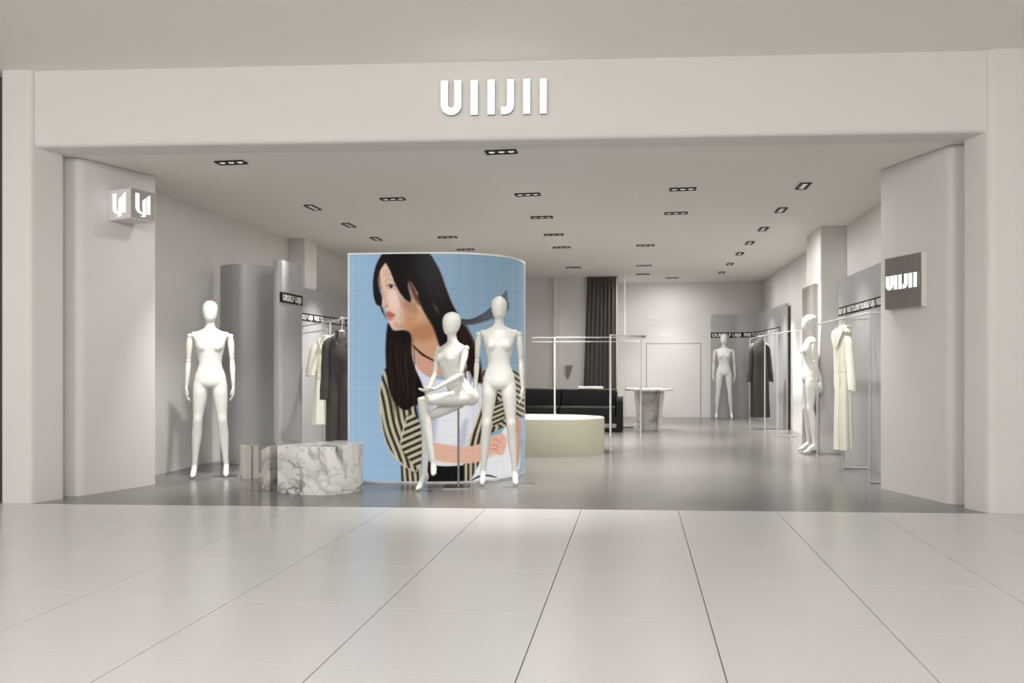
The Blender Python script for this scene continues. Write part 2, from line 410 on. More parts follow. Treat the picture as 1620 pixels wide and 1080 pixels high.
# ------------------------------------------------------------------ shop sign on the fascia
def letter_shapes(h, w_u, sw):
    """outlines in local x,z; returns list of (name, polygon)"""
    def U(x0, wd):
        out = []; r = wd/2; cx = x0+r; n = 14
        out += [(x0, h)]
        out += [(cx-r*math.cos(PI*k/n), r-r*math.sin(PI*k/n)) for k in range(n+1)]
        out += [(x0+wd, h), (x0+wd-sw, h)]
        ri = r-sw
        out += [(cx+ri*math.cos(PI*k/n), r-ri*math.sin(PI*k/n)) for k in range(n+1)]
        out += [(x0+sw, h)]
        return out
    def I(x0): return [(x0, 0), (x0+sw, 0), (x0+sw, h), (x0, h)]
    def J(x0, wd):
        xr = x0+wd; R = max(wd*.72, sw*1.12); n = 10; ri = R-sw
        cx = xr-R; out = [(xr, h), (xr-sw, h)]
        out += [(cx+ri*math.cos(PI/2*k/n), R-ri*math.sin(PI/2*k/n)) for k in range(n+1)]
        out += [(x0, sw*1.0), (x0, 0)]
        out += [(cx+R*math.sin(PI/2*k/n), R-R*math.cos(PI/2*k/n)) for k in range(n+1)]
        return out
    return U, I, J
def extrude_xz(poly, y0, y1):
    mb = MB(); n = len(poly)
    mb.add([(x, y0, z) for x, z in poly]+[(x, y1, z) for x, z in poly],
           [tuple(range(n)), tuple(range(2*n-1, n-1, -1))]+[(i, i+n, (i+1) % n+n, (i+1) % n) for i in range(n)])
    return mb
ang = math.atan(T)
ox, oy = fac(-1.636, .035)
sign = thing('shop_sign', 'white illuminated lettering UIIJII across the fascia above the entrance', 'sign', (ox, oy, 3.325), ang)
k = nrm
h = .288; sw = .0575
U, I, J = letter_shapes(h, 0, sw)
X = lambda a: (a+1.636)*k
for nm, poly in (('letter_u', U(0, .172)), ('letter_i', I(X(-1.384))), ('letter_i', I(X(-1.241))), ('letter_j', J(X(-1.128), .108)), ('letter_i', I(X(-.942))), ('letter_i', I(X(-.803)))):
    lo = extrude_xz(poly, -.05, -.032).build('letter', M['letter'], sign)
    extrude_xz(poly, -.032, 0).build('letter_return', M['letter_side'], lo)

# square sign on the right pier
pdir = Vector((2.369-2.693, 8.341-7.485)).normalized(); pang = math.atan2(pdir.y, pdir.x)
# local x runs from shop interior edge to the front (camera right), -y is the face
q0 = Vector((2.693, 7.485)); Lp = (Vector((2.369, 8.341))-q0).length
rang = math.atan2(-pdir.y, -pdir.x)
def on_right_pier(a): p = q0+pdir*a; return p
ps = on_right_pier(.775)
sg = thing('pier_sign', 'square smoked-mirror box sign reading UIIJII on the right entrance pier', 'sign', (ps.x, ps.y, 1.742), rang)
sgw, sgh = .495, .488
MB().box(0, sgw, -.05, 0, 0, sgh).build('box_body', M['wall'], sg)
MB().box(.0, sgw-.006, -.056, -.05, .0, sgh).build('mirror_face', M['smoke_mirror'], sg)
h2 = .134; sw2 = .042
U2, I2, J2 = letter_shapes(h2, 0, sw2)
for poly in (U2(.020, .101), I2(.134), I2(.197), J2(.256, .064), I2(.336), I2(.400)):
    poly = [(x+.010, z+.18) for x, z in poly]
    lo = extrude_xz(poly, -.070, -.064).build('letter', M['letter'], sg)
    extrude_xz(poly, -.064, -.056).build('letter_return', M['black'], lo)

# cube sign on the left pier
pa = Vector((-5.075, 6.70)); pb = Vector((-4.819, 7.478)); ld = (pb-pa).normalized()
lang = math.atan2(ld.y, ld.x)
cs0 = pa+ld*.30
cube = thing('cube_sign', 'pale lit cube sign with two monogram faces on the left entrance pier', 'sign', (cs0.x, cs0.y, 2.593), lang)
cw, cp, chh = .272, .30, .285
MB().prism([(0, 0), (cw, 0), (cw, -cp), (0, -cp)], 0, chh, .004).build('cube_body', M['wall'], cube)
MB().box(.006, cw-.006, -cp-.004, -cp, .006, chh-.006).build('front_plate', M['grey2'], cube)
def monogram(sx, sz):
    st = [(0, .98), (.24, .98), (.24, .30), (.27, .20), (.36, .10), (.50, .06), (.50, .0), (.36, .01), (.16, .06), (.04, .18), (0, .30)]
    b1 = [(.48, .66), (.70, .81), (.70, .02), (.67, -.08), (.58, -.12), (.34, -.13), (.50, -.06), (.52, 0), (.5, .06)]
    b2 = [(.78, .86), (1.0, 1.0), (1.0, .04), (.78, .04)]
    return [[(x*sx, z*sz) for x, z in p] for p in (st, b1, b2)]
for poly in monogram(.16, .195):
    extrude_xz([(x+.050, z+.052) for x, z in poly], -cp-.009, -cp-.004).build('emblem', M['letter'], cube)
for poly in monogram(.175, .195):
    mb = extrude_xz([(x, z) for x, z in poly], -.006, 0)
    mb.v = [(y, -.055-x, z+.052) for x, y, z in mb.v]
    mb.build('emblem', M['letter'], cube)

# ------------------------------------------------------------------ curved video wall with a portrait on it
spath = catmull([(-2.930, 7.925), (-2.43, 7.94), (-1.99, 7.99), (-1.71, 8.07), (-1.42, 8.30), (-1.28, 8.61), (-1.245, 8.92)], 14)
ZS = 2.36
vw = thing('video_wall', 'tall curved freestanding video wall showing a portrait of a long-haired person in a striped shirt', 'screen', (-2.1, 8.2, 0))
OX, OY = -2.1, 8.2
loc = lambda pts: [(x-OX, y-OY) for x, y in pts]
SP = loc(spath)
MB().prism(offset_path(SP, .012)+offset_path(SP, .14)[::-1], 0, ZS-.01).build('casing', M['white_metal'], vw, 40)
# white edge trim on both ends and top/bottom
tr = MB(); tr.prism(offset_path(SP, -.006)+offset_path(SP, .15)[::-1], ZS-.012, ZS+.004)
tr.prism(offset_path(SP, -.006)+offset_path(SP, .15)[::-1], 0, .02)
for e, dirn in ((0, -1), (-1, 1)):
    a = Vector(SP[e]); b = Vector(SP[1] if e == 0 else SP[-2]); t = (a-b).normalized(); nn = Vector((-t.y, t.x)) if e else Vector((t.y, -t.x))
    tr.prism([tuple(a-nn*.006), tuple(a+t*.016-nn*.006), tuple(a+t*.016+nn*.15), tuple(a+nn*.15)], 0, ZS+.004)
M['edge'] = mat('white_edge_profile', (226, 228, 230), .4, noise=.01)
tr.build('edge_profile', M['edge'], vw, 40)

# --- picture, painted as point colours on a fine grid
PW, PH = 828, 1089            # 3 samples per picture unit, picture space u 553..829, v 400..763
img = np.zeros((PH, PW, 3), np.float32)
uu, vv = np.meshgrid(np.arange(PW)/3+553, np.arange(PH)/3+400)
def blur(a, r):
    r = int(r)
    if r < 1: return a
    for ax in (0, 1):
        for _ in range(2):
            p = np.pad(a, [(r, r) if i == ax else (0, 0) for i in range(a.ndim)], mode='edge')
            cs = np.cumsum(p, axis=ax, dtype=np.float64); cs = np.concatenate([np.zeros_like(np.take(cs, [0], ax)), cs], ax)
            n = a.shape[ax]; w_ = 2*r+1
            a = ((np.take(cs, np.arange(w_, w_+n), ax)-np.take(cs, np.arange(0, n), ax))/w_).astype(np.float32)
    return a
def pmask(pts, soft=.6, curve=True):
    if curve: pts = catmull(pts, 6, True)
    P = np.array(pts); m = np.zeros((PH, PW), bool)
    i0 = max(0, int((P[:, 1].min()-401)*3)); i1 = min(PH, int((P[:, 1].max()-398)*3))
    j0 = max(0, int((P[:, 0].min()-554)*3)); j1 = min(PW, int((P[:, 0].max()-551)*3))
    if i1 <= i0 or j1 <= j0: return m.astype(np.float32)
    x = uu[i0:i1, j0:j1]; y = vv[i0:i1, j0:j1]; ins = np.zeros(x.shape, bool)
    n = len(P)
    for k in range(n):
        (xa, ya), (xb, yb) = P[k], P[(k+1) % n]
        if ya == yb: continue
        c_ = ((ya > y) != (yb > y)) & (x < (xb-xa)*(y-ya)/(yb-ya)+xa); ins ^= c_
    m[i0:i1, j0:j1] = ins
    return blur(m.astype(np.float32), soft*3)
def put(mask, col):
    global img
    c_ = np.array(col, np.float32) if not isinstance(col, np.ndarray) else col
    img = img*(1-mask[..., None])+c_*mask[..., None]
def poly(pts, col, soft=.5, a=1, curve=True, within=None):
    m = pmask(pts, soft, curve)*a
    if within is not None: m = m*within
    put(m, col)
def stroke(pts, wd, col, soft=.3, a=1, taper=True):
    P = catmull(pts, 8); n = len(P)
    ws = [wd*(math.sin(PI*min(.98, max(.02, i/(n-1)))) ** .5 if taper else 1) for i in range(n)]
    o1 = []; o2 = []
    for i, p in enumerate(P):
        a_ = Vector(P[max(i-1, 0)]); b_ = Vector(P[min(i+1, n-1)]); t = (b_-a_).normalized()
        o1.append((p[0]-t.y*ws[i]/2, p[1]+t.x*ws[i]/2)); o2.append((p[0]+t.y*ws[i]/2, p[1]-t.x*ws[i]/2))
    put(pmask(o1+o2[::-1], soft, False)*a, col)
bgt = np.clip((uu-553)/276, 0, 1)[..., None]; bgv = np.clip((vv-400)/363, 0, 1)[..., None]
img = (np.array([154, 184, 214], np.float32)*(1-bgt)+np.array([136, 162, 178], np.float32)*bgt)*(1-.10*(1-bgv)*bgt)+8*bgv
def stripes(angle, period, duty, ph=0, c1=(196, 188, 160), c2=(52, 44, 36), bend=0):
    d = uu*math.cos(angle)+vv*math.sin(angle)+bend*np.sin((uu*-math.sin(angle)+vv*math.cos(angle))/18)
    t = ((d+ph) % period)/period
    m = np.clip((np.abs(t-.5)-(.5-duty/2))*period*1.6+.5, 0, 1)[..., None]
    return np.array(c1, np.float32)*(1-m)+np.array(c2, np.float32)*m
HAIR = (20, 15, 15); HAIR2 = (44, 26, 22); SK = (228, 194, 172); SK2 = (206, 158, 126); PK = (230, 180, 160)
# right hand side: jacket body and sleeve
poly([(735, 560), (765, 585), (800, 590), (829, 598), (829, 672), (800, 676), (770, 690), (757, 706), (736, 706), (742, 640)], stripes(.25, 9, .5, 2, bend=1.5), .4)
poly([(792, 590), (829, 596), (829, 660), (815, 676), (780, 674), (786, 640)], stripes(-.9, 7.5, .5, 0), .4)
poly([(776, 650), (797, 632), (797, 664), (780, 674)], stripes(1.2, 7, .5, 1), .4)
# white cloth lower right
poly([(765, 712), (790, 690), (800, 678), (818, 690), (816, 758), (745, 763), (752, 738)], (232, 234, 236), .6)
poly([(800, 672), (829, 668), (829, 700), (822, 700)], (150, 176, 200), 1)
poly([(816, 672), (823, 672), (822, 720), (820, 742), (817, 742)], (206, 148, 122), .5)
stroke([(742, 761), (757, 754), (770, 753), (786, 758)], 3.2, (50, 46, 42))
# white tee
poly([(655, 575), (672, 592), (700, 600), (735, 588), (756, 585), (768, 610), (760, 645), (744, 690), (733, 712), (690, 712), (676, 690), (664, 640)], (222, 220, 230), .6)
poly([(700, 640), (740, 640), (735, 690), (705, 704), (690, 690)], (236, 236, 240), 4, .8)
poly([(672, 640), (690, 650), (686, 700), (676, 700)], (176, 176, 196), 3, .7)
poly([(728, 676), (740, 660), (735, 700), (727, 706)], (170, 168, 184), 2, .6)
# trousers, tee hem, shirt tails
poly([(676, 728), (738, 730), (738, 763), (676, 763)], (18, 17, 18), .5, curve=False)
poly([(684, 724), (738, 726), (738, 734), (690, 735)], (238, 236, 238), .6)
poly([(733, 728), (764, 722), (752, 744), (742, 763), (733, 763)], stripes(0, 7.5, .5, 2), .4, curve=False)
poly([(634, 735), (664, 735), (664, 763), (635, 763)], stripes(-.08, 8.2, .5, 0), .4, curve=False)
# left jacket sleeve
slv = [(612, 580), (602, 605), (601, 640), (606, 680), (618, 712), (640, 735), (660, 744), (664, 700), (662, 660), (652, 620), (640, 580)]
poly(slv, stripes(-.28, 9.5, .46, 2, bend=2), .4)
poly([(645, 655), (664, 668), (664, 738), (634, 706), (638, 680)], stripes(1.15, 9.5, .48, 3), .4)
stroke([(645, 655), (637, 682), (633, 706)], 2.2, (210, 202, 176), .3)
stroke([(602, 605), (601, 640), (606, 682), (618, 713), (642, 737), (660, 744)], 1.6, (214, 206, 182), .3, taper=False)
# right lapel edge
stroke([(752, 585), (765, 618), (752, 670), (733, 710)], 3.0, (212, 206, 178), .4)
# forearm and hand
poly([(684, 700), (705, 702), (735, 706), (765, 700), (778, 690), (794, 688), (801, 698), (799, 712), (793, 723), (778, 718), (764, 728), (735, 732), (700, 728), (684, 722)], PK, .6)
poly([(684, 714), (735, 718), (765, 714), (790, 716), (764, 728), (735, 732), (690, 728)], (222, 182, 156), 2, .7)
for a_, b_ in (((778, 697), (792, 703)), ((776, 705), (790, 711)), ((776, 712), (789, 718))): stroke([a_, ((a_[0]+b_[0])/2, a_[1]), b_], 1.3, (180, 108, 92), .4, .8)
poly([(792, 690), (801, 698), (799, 712), (793, 723), (789, 716), (794, 704)], (236, 184, 166), .8, .7)
# neck and chest
poly([(640, 510), (690, 480), (700, 540), (700, 590), (676, 590), (655, 560), (648, 535)], SK2, .8)
poly([(650, 545), (664, 556), (696, 570), (696, 592), (672, 591), (658, 577)], (212, 160, 138), 1.5)
poly([(640, 522), (676, 508), (690, 500), (690, 530), (664, 540)], (168, 112, 72), 4, .6)
stroke([(652, 545), (668, 560), (690, 572)], 3.4, (36, 24, 18), .6)
# hair back mass
poly([(608, 400), (640, 397), (674, 400), (686, 412), (696, 430), (705, 455), (714, 478), (726, 500), (738, 520), (750, 552), (760, 590), (757, 606), (744, 590), (730, 560), (715, 560), (700, 545), (690, 505), (672, 488), (650, 470), (625, 430), (610, 415)], HAIR, .7)
poly([(718, 495), (742, 525), (757, 560), (764, 605), (750, 596), (738, 566)], HAIR2, 1.2, .8)
# face
face = [(608, 414), (601, 426), (598, 440), (599, 449), (603, 457), (606, 464), (605, 471), (602, 478), (603, 483), (608, 486), (610, 491), (610, 496), (613, 501), (615, 508), (619, 516), (627, 522), (640, 519), (656, 511), (672, 500), (684, 488), (680, 455), (650, 430), (620, 412)]
poly(face, SK, .5)
poly([(640, 470), (676, 470), (690, 496), (660, 512), (636, 520), (640, 500)], (206, 156, 118), 4, .75)
poly([(612, 436), (622, 440), (634, 470), (634, 490), (622, 484), (618, 466)], (240, 212, 198), 3, .6)
poly([(604, 464), (609, 460), (612, 472), (613, 482), (606, 484), (603, 480)], (208, 158, 136), 1.4, .55)
poly([(602, 474), (606, 472), (608, 480), (604, 483)], (238, 206, 190), 1, .7)
poly([(608, 484), (614, 482), (615, 485), (610, 486)], (158, 98, 84), .8, .6)
poly([(616, 470), (632, 474), (636, 492), (626, 496), (616, 484)], (236, 200, 182), 4, .6)
poly([(610, 494), (616, 492), (625, 498), (618, 501), (612, 500)], (178, 92, 82), .8, .85)
poly([(613, 501), (619, 500), (625, 498), (620, 506), (616, 507)], (206, 124, 110), .9, .85)
stroke([(612, 500), (618, 500), (625, 498)], .9, (128, 54, 50), .4, .9)
poly([(615, 508), (622, 509), (624, 518), (618, 515)], (236, 204, 186), 1.5, .7)
stroke([(607, 447), (613, 442), (620, 443), (625, 447)], 1.5, (128, 92, 78), .8, .6)
poly([(610, 448), (622, 447), (628, 453), (624, 458), (612, 457)], (204, 160, 140), 1.5, .55)
poly([(614, 452.5), (618, 450.5), (624, 452), (622, 455), (616, 456)], (226, 214, 208), .5, .9)
poly([(616, 451.5), (620, 451), (621, 454.5), (617, 455.5)], (48, 30, 28), .4)
stroke([(612, 453), (617, 449.8), (626, 452.5)], 1.3, (40, 26, 24), .35, .95)
stroke([(602.5, 455), (603.5, 453.5), (605, 455)], 1.2, (70, 44, 40), .4, .8)
poly([(596, 440), (601, 436), (604, 462), (601, 456)], (168, 122, 108), 1.2, .6)

poly([(610, 424), (616, 428), (626, 446), (620, 444), (608, 436)], (212, 170, 150), 2.5, .55)
poly([(634, 472), (648, 480), (660, 490), (656, 508), (640, 514), (636, 494)], (184, 130, 98), 5, .5)
poly([(612, 460), (628, 464), (632, 482), (620, 490), (614, 480)], (246, 218, 204), 4, .55)
poly([(622, 510), (640, 512), (660, 506), (650, 517), (628, 521)], (186, 134, 102), 2.5, .5)
# hair in front
poly([(606, 401), (598, 412), (593, 425), (590, 445), (591, 466), (595, 480), (603, 483), (604, 470), (600, 458), (598, 442), (602, 426), (610, 415), (616, 406)], HAIR, .6)
poly([(606, 401), (640, 396), (676, 400), (690, 420), (700, 446), (712, 482), (700, 492), (684, 480), (668, 476), (660, 462), (650, 446), (645, 450), (650, 476), (642, 474), (632, 462), (624, 446), (617, 428), (610, 415)], HAIR, .6)
poly([(660, 468), (676, 468), (692, 498), (706, 546), (696, 548), (685, 518), (672, 496)], HAIR, 1.0)
poly([(645, 438), (650, 446), (660, 466), (665, 481), (660, 480), (652, 464), (646, 448)], (92, 48, 44), 1.4, .8)
for i in range(12):
    x0 = 626+i*2.6; stroke([(x0-3, 446+i*1.5), (x0+1, 462+i*1.5), (x0+6, 476+i*1.3), (x0+9, 488+i)], rng.uniform(.5, .9), HAIR, .4, .35)
stroke([(660, 420), (676, 450), (690, 486)], 3, (58, 48, 52), 1.5, .6)
stroke([(676, 430), (692, 462), (706, 490)], 4, (52, 42, 46), 1.5, .5)
poly([(600, 478), (604, 492), (612, 505), (608, 496), (604, 484)], HAIR, .5)
# long hair hanging in front of the shoulder
poly([(614, 510), (622, 522), (640, 522), (650, 530), (650, 556), (656, 580), (668, 608), (674, 634), (668, 640), (655, 640), (640, 648), (622, 632), (613, 604), (610, 560), (611, 530)], HAIR, .7)
for i in range(26):
    x0 = 613+i*1.6; stroke([(x0, 525+rng.uniform(0, 20)), (x0+rng.uniform(-2, 3), 580), (x0+6+rng.uniform(-4, 8), 640+rng.uniform(-15, 24))], 1.3, [HAIR2, (70, 42, 34), (30, 18, 16)][i % 3], .3, .8)
for i in range(12):
    x0 = 726+i*2.4; stroke([(x0-14, 500+i), (x0+2, 560), (x0+10+rng.uniform(-3, 3), 596+rng.uniform(0, 24))], 1.4, HAIR2, .3, .8)
# wind-blown strands
for i in range(20):
    a_ = i/19; e = rng.uniform(-2, 2)
    stroke([(720+3*a_, 512-9*a_), (745, 512-8*a_+e*.4), (768, 506-14*a_+e), (788, 497-26*a_+e), (806-5*a_, 484-30*a_+e)], rng.uniform(.5, 1.1), [(52, 44, 50), (76, 68, 78), (40, 32, 38)][i % 3], .25, .75, taper=False)
stroke([(724, 511), (750, 509), (775, 500), (792, 489)], 4.5, (96, 92, 104), 1.8, .55)
# fine hair texture
for i in range(60):
    a_ = i/59; x0 = 612+62*a_
    stroke([(x0, 402), (x0+5+4*a_, 425), (x0+16+9*a_, 452), (x0+28+10*a_, 474)], .7, [(44, 36, 38), (8, 6, 7), (30, 22, 24)][i % 3], .35, .5)
for i in range(10):
    stroke([(594+i*.8, 420), (592+i, 450), (597+i*.9, 482)], .6, [(40, 30, 30), (10, 8, 8)][i % 2], .3, .5)
img = blur(img, 1)
# pixel grid of the panel
grid = np.minimum(np.abs(((uu-553) % 4.6)-2.3), np.abs(((vv-400) % 4.6)-2.3))
img *= (1-.10*np.clip(1-grid/.55, 0, 1))[..., None]
big = np.minimum(np.abs(((uu-553) % 23)-11.5), np.abs(((vv-400) % 23)-11.5))
img *= (1-.10*np.clip(1-big/.6, 0, 1))[..., None]
s_ = np.clip(img, 0, 255)/255.0
lin_img = np.where(s_ <= .04045, s_/12.92, ((s_+.055)/1.055)**2.4)
# picture u as a function of arc length along the wall
arc = [0]
for i in range(1, len(SP)): arc.append(arc[-1]+math.dist(SP[i], SP[i-1]))
arc = np.array(arc); cY, sY = math.cos(YAW), math.sin(YAW)
pu_raw = np.array([810+1268.46*(cY*x+sY*y)/(-sY*x+cY*y) for x, y in spath])
pu = 553+(pu_raw-pu_raw[0])/(pu_raw[-1]-pu_raw[0])*276
NA, NZ = 420, 520
ss = np.linspace(0, arc[-1], NA); px_ = np.interp(ss, arc, [p[0] for p in SP]); py_ = np.interp(ss, arc, [p[1] for p in SP])
zz = np.linspace(.02, ZS-.012, NZ)
co = np.zeros((NZ, NA, 3)); co[..., 0] = px_[None]; co[..., 1] = py_[None]; co[..., 2] = zz[:, None]
pic_j = np.clip((np.interp(ss, arc, pu)-553)*3, 0, PW-1).astype(int); pic_i = np.clip((1-(zz/ZS))*363*3, 0, PH-1).astype(int)
lb = blur(lin_img.astype(np.float32), 1)
cols = np.ones((NZ, NA, 4), np.float32); cols[..., :3] = lb[pic_i][:, pic_j]
idx = np.arange(NZ*NA).reshape(NZ, NA)
quads = np.stack([idx[:-1, :-1], idx[:-1, 1:], idx[1:, 1:], idx[1:, :-1]], -1).reshape(-1, 4)
me = bpy.data.meshes.new('display'); me.vertices.add(NZ*NA); me.vertices.foreach_set('co', co.reshape(-1))
me.loops.add(len(quads)*4); me.loops.foreach_set('vertex_index', quads.reshape(-1).astype(np.int32))
me.polygons.add(len(quads)); me.polygons.foreach_set('loop_start', np.arange(0, len(quads)*4, 4, dtype=np.int32))
me.update(calc_edges=True)
ca = me.color_attributes.new('picture', 'FLOAT_COLOR', 'POINT'); ca.data.foreach_set('color', cols.reshape(-1))
me.shade_smooth()
md = bpy.data.materials.new('video_wall_picture'); md.use_nodes = True
nt = md.node_tree; b = nt.nodes['Principled BSDF']; at = nt.nodes.new('ShaderNodeAttribute'); at.attribute_name = 'picture'
b.inputs['Base Color'].default_value = (.003, .003, .003, 1); b.inputs['Roughness'].default_value = .25; b.inputs['Specular IOR Level'].default_value = .06
nt.links.new(at.outputs['Color'], b.inputs['Emission Color']); b.inputs['Emission Strength'].default_value = .95
link('display', me, md, vw)

# ------------------------------------------------------------------ grey display panels with text bands
PHT = 2.365
def bend_text(s, path, z0, hgt, sx, off=.004, start=0.0):
    """lettering laid along a plan curve"""
    me = text_mesh(s, hgt, sx, .03)
    L = [0]
    for i in range(1, len(path)): L.append(L[-1]+math.dist(path[i], path[i-1]))
    P = np.array(path); op = np.array(offset_path(path, -off)); L = np.array(L)
    bm = bmesh.new(); bm.from_mesh(me)
    kill = [v for v in bm.verts if v.co.x+start < .01 or v.co.x+start > L[-1]-.01]
    bmesh.ops.delete(bm, geom=kill, context='VERTS')
    for v in bm.verts:
        a = v.co.x+start; y = v.co.y
        v.co = (float(np.interp(a, L, op[:, 0])), float(np.interp(a, L, op[:, 1])), z0+y)
    bm.to_mesh(me); bm.free()
    return me
TXT = 'FREE TO LOVE YOURSELF UIIJII  '
def text_panel(name, label, path, th, ztop, band, start, z_band=(1.872, 1.985), sx=1.0, origin=None, m='grey', lead=''):
    """path runs left to right as seen from the shop floor; thickness goes behind"""
    ox_, oy_ = origin or path[len(path)//2]
    t = thing(name, label, 'display panel', (ox_, oy_, 0), 0)
    p = [(x-ox_, y-oy_) for x, y in path]
    sheet(p, th, 0, ztop).build('panel_sheet', M[m], t, 40)
    if band:
        i0, i1 = band
        bp = p[i0:i1]
        bo = MB().prism(offset_path(bp, -.006)+bp[::-1], *z_band).build('text_band', M['black'], t, 40)
        hgt = (z_band[1]-z_band[0])
        tm = bend_text(lead+TXT*3, bp, z_band[0]+hgt*.20, hgt*.86, sx, .0085, start)
        for lm in islands(tm): link('letter', lm, M['white_print'], bo)
    return t
# left: curved sheet, slab with rounded nose, long straight panel
p1 = catmull([(-5.15, 9.36), (-4.99, 9.24), (-4.835, 9.195), (-4.67, 9.27), (-4.50, 9.42), (-4.30, 9.56)], 8)
text_panel('curved_panel', 'grey bulging curved panel behind the left standing mannequin', p1, .03, 2.45, None, 0)
t = thing('nose_slab', 'tall grey slab with rounded nose edge carrying a short text band', 'display panel', (-4.2, 8.95, 0))
sl = round_poly([(-.065, 0), (.053, 0), (.04, .62), (-.08, .62)], [.05, .05, 0, 0], 8)
MB().prism(sl, 0, 2.455).build('panel_sheet', M['grey'], t, 40)
bpth = [(.0465, .055), (.0465-.0105, .55)]
bpth = [(.053, .05), (.0425, .50)]
bo = MB().prism([(.055, -.006+.05), (.062, .05), (.048, .618), (.040, .618)], 1.955, 2.075).build('text_band', M['black'], t)
MB().box(.03, .058, -.004, .05, 1.955, 2.075).build('text_band', M['black'], t)
for lm in islands(bend_text('URSELF UIIJII', [(.054, .0), (.0395, .60)], 1.98, .098, 1.05, .010, .012)): link('letter', lm, M['white_print'], bo)
p3 = [(-4.90, 14.4-.2*i) for i in range(18)]      # runs towards the viewer on the left wall: as seen, right end is far
p3 = p3[::-1]
text_panel('wall_panel', 'long grey wall panel with text band behind the left garment rack', p3, .05, PHT, (0, 18), .19, lead='RSELF UIIJII  ')
# right: straight panel along the wall
p4 = [(2.715, 11.44-.2*i) for i in range(16)]
text_panel('wall_panel', 'grey wall panel with text band behind the white coat on the right', p4, .05, PHT, (0, 16), .03, sx=.93, lead='SELF UIIJII  ')
# far right corner: sheet curling along two walls
p5 = catmull([(1.69, 18.93), (1.78, 18.90), (2.05, 18.88), (2.32, 18.88), (2.52, 18.76), (2.66, 18.40), (2.72, 17.6), (2.75, 16.6), (2.77, 15.6)], 8)
text_panel('corner_panel', 'grey curved corner panel with text band behind the farthest mannequin', p5, .03, PHT, (0, 60), .03, (1.835, 1.955), 1.0, lead='OURSELF UIIJII  ')
# mirror slab on the right pillar
t = thing('mirror_slab', 'narrow tall taupe mirror slab on the right pillar behind a mannequin', 'mirror', (2.47, 12.1, 0))
MB().box(-.03, .034, -.385, .35, .02, 2.345).build('slab', M['grey2'], t)
MB().box(-.036, -.03, -.375, .34, .03, 2.335).build('mirror_face', M['smoke_mirror'], t)

# ------------------------------------------------------------------ plinths
def plinth(name, label, pts, h_, m, bev=.012, rs=0):
    cx = sum(p[0] for p in pts)/len(pts); cy = sum(p[1] for p in pts)/len(pts)
    lp = [(x-cx, y-cy) for x, y in pts]
    o = MB().prism(lp, 0, h_, bev).build(name, M[m], None, 35, (cx, cy, 0))
    return tag(o, label, 'plinth')
mpts = [(-3.385, 7.215)]+catmull([(-3.385, 7.215), (-3.15, 7.11), (-2.90, 7.09), (-2.72, 7.20), (-2.64, 7.44), (-2.70, 7.66), (-2.85, 7.755), (-2.99, 7.765)], 6)[1:]
plinth('marble_plinth', 'low white marble plinth with grey veins, rounded at one end, before the video wall', mpts, .447, 'marble', .008)
dv = Vector((-2.99+3.385, 7.765-7.215)).normalized()
c0 = Vector((-3.535, 7.13)); c1 = c0+dv*.74
qpts = catmull([tuple(c1), (-3.30, 7.78), (-3.55, 7.74), (-3.76, 7.58), (-3.84, 7.40), (-3.79, 7.27), (-3.66, 7.18), tuple(c0)], 6)
plinth('mirror_plinth', 'low mirror-polished steel plinth with rounded side left of the marble plinth', qpts, .445, 'mirror', .004)
cpts = [(-1.35+.91*math.copysign(abs(math.cos(a))**.9, math.cos(a)), 11.2+.57*math.copysign(abs(math.sin(a))**.9, math.sin(a))) for a in [2*PI*k/48 for k in range(48)]]
plinth('oval_plinth', 'low cream oval plinth standing in front of the black sofa', cpts, .487, 'cream', .014)

# ------------------------------------------------------------------ mannequins
def ring(c, U_, V_, rx, ry, n=28, e=2.0):
    out = []
    for k in range(n):
        a = 2*PI*k/n; ca_, sa_ = math.cos(a), math.sin(a)
        f = lambda q: math.copysign(abs(q)**(2/e), q)
        out.append(Vector(c)+Vector(U_)*rx*f(ca_)+Vector(V_)*ry*f(sa_))
    return out
TORSO = [(.955, .085, .068, .012), (.970, .128, .092, .014), (.995, .155, .106, .016), (1.035, .165, .110, .016), (1.085, .157, .102, .012), (1.14, .138, .092, .006), (1.19, .120, .084, .002), (1.225, .115, .081, 0), (1.27, .120, .083, 0), (1.33, .134, .091, 0), (1.39, .146, .097, 0), (1.45, .158, .093, .004), (1.50, .172, .080, .010), (1.535, .174, .066, .015), (1.558, .150, .056, .018), (1.575, .108, .051, .018), (1.592, .070, .049, .016), (1.615, .052, .048, .010), (1.65, .045, .046, .004), (1.70, .043, .046, .002)]
HEADR = [(1.668, .022, .030, -.020), (1.676, .042, .050, -.018), (1.692, .056, .068, -.014), (1.72, .068, .084, -.006), (1.755, .077, .095, 0), (1.79, .081, .101, .004), (1.825, .080, .101, .006), (1.855, .070, .090, .008), (1.88, .050, .066, .008), (1.893, .028, .036, .008), (1.898, .01, .012, .008)]
def torso(mb, place, U_, V_, breasts=True, table=TORSO):
    for_r = [ring(place(z, cy), U_, V_, rx, ry, 28, 2.15) for z, rx, ry, cy in table]
    mb.loft(for_r)
def add_head(mb, place, U_, V_):
    mb.loft([ring(place(z, cy), U_, V_, rx, ry) for z, rx, ry, cy in HEADR])
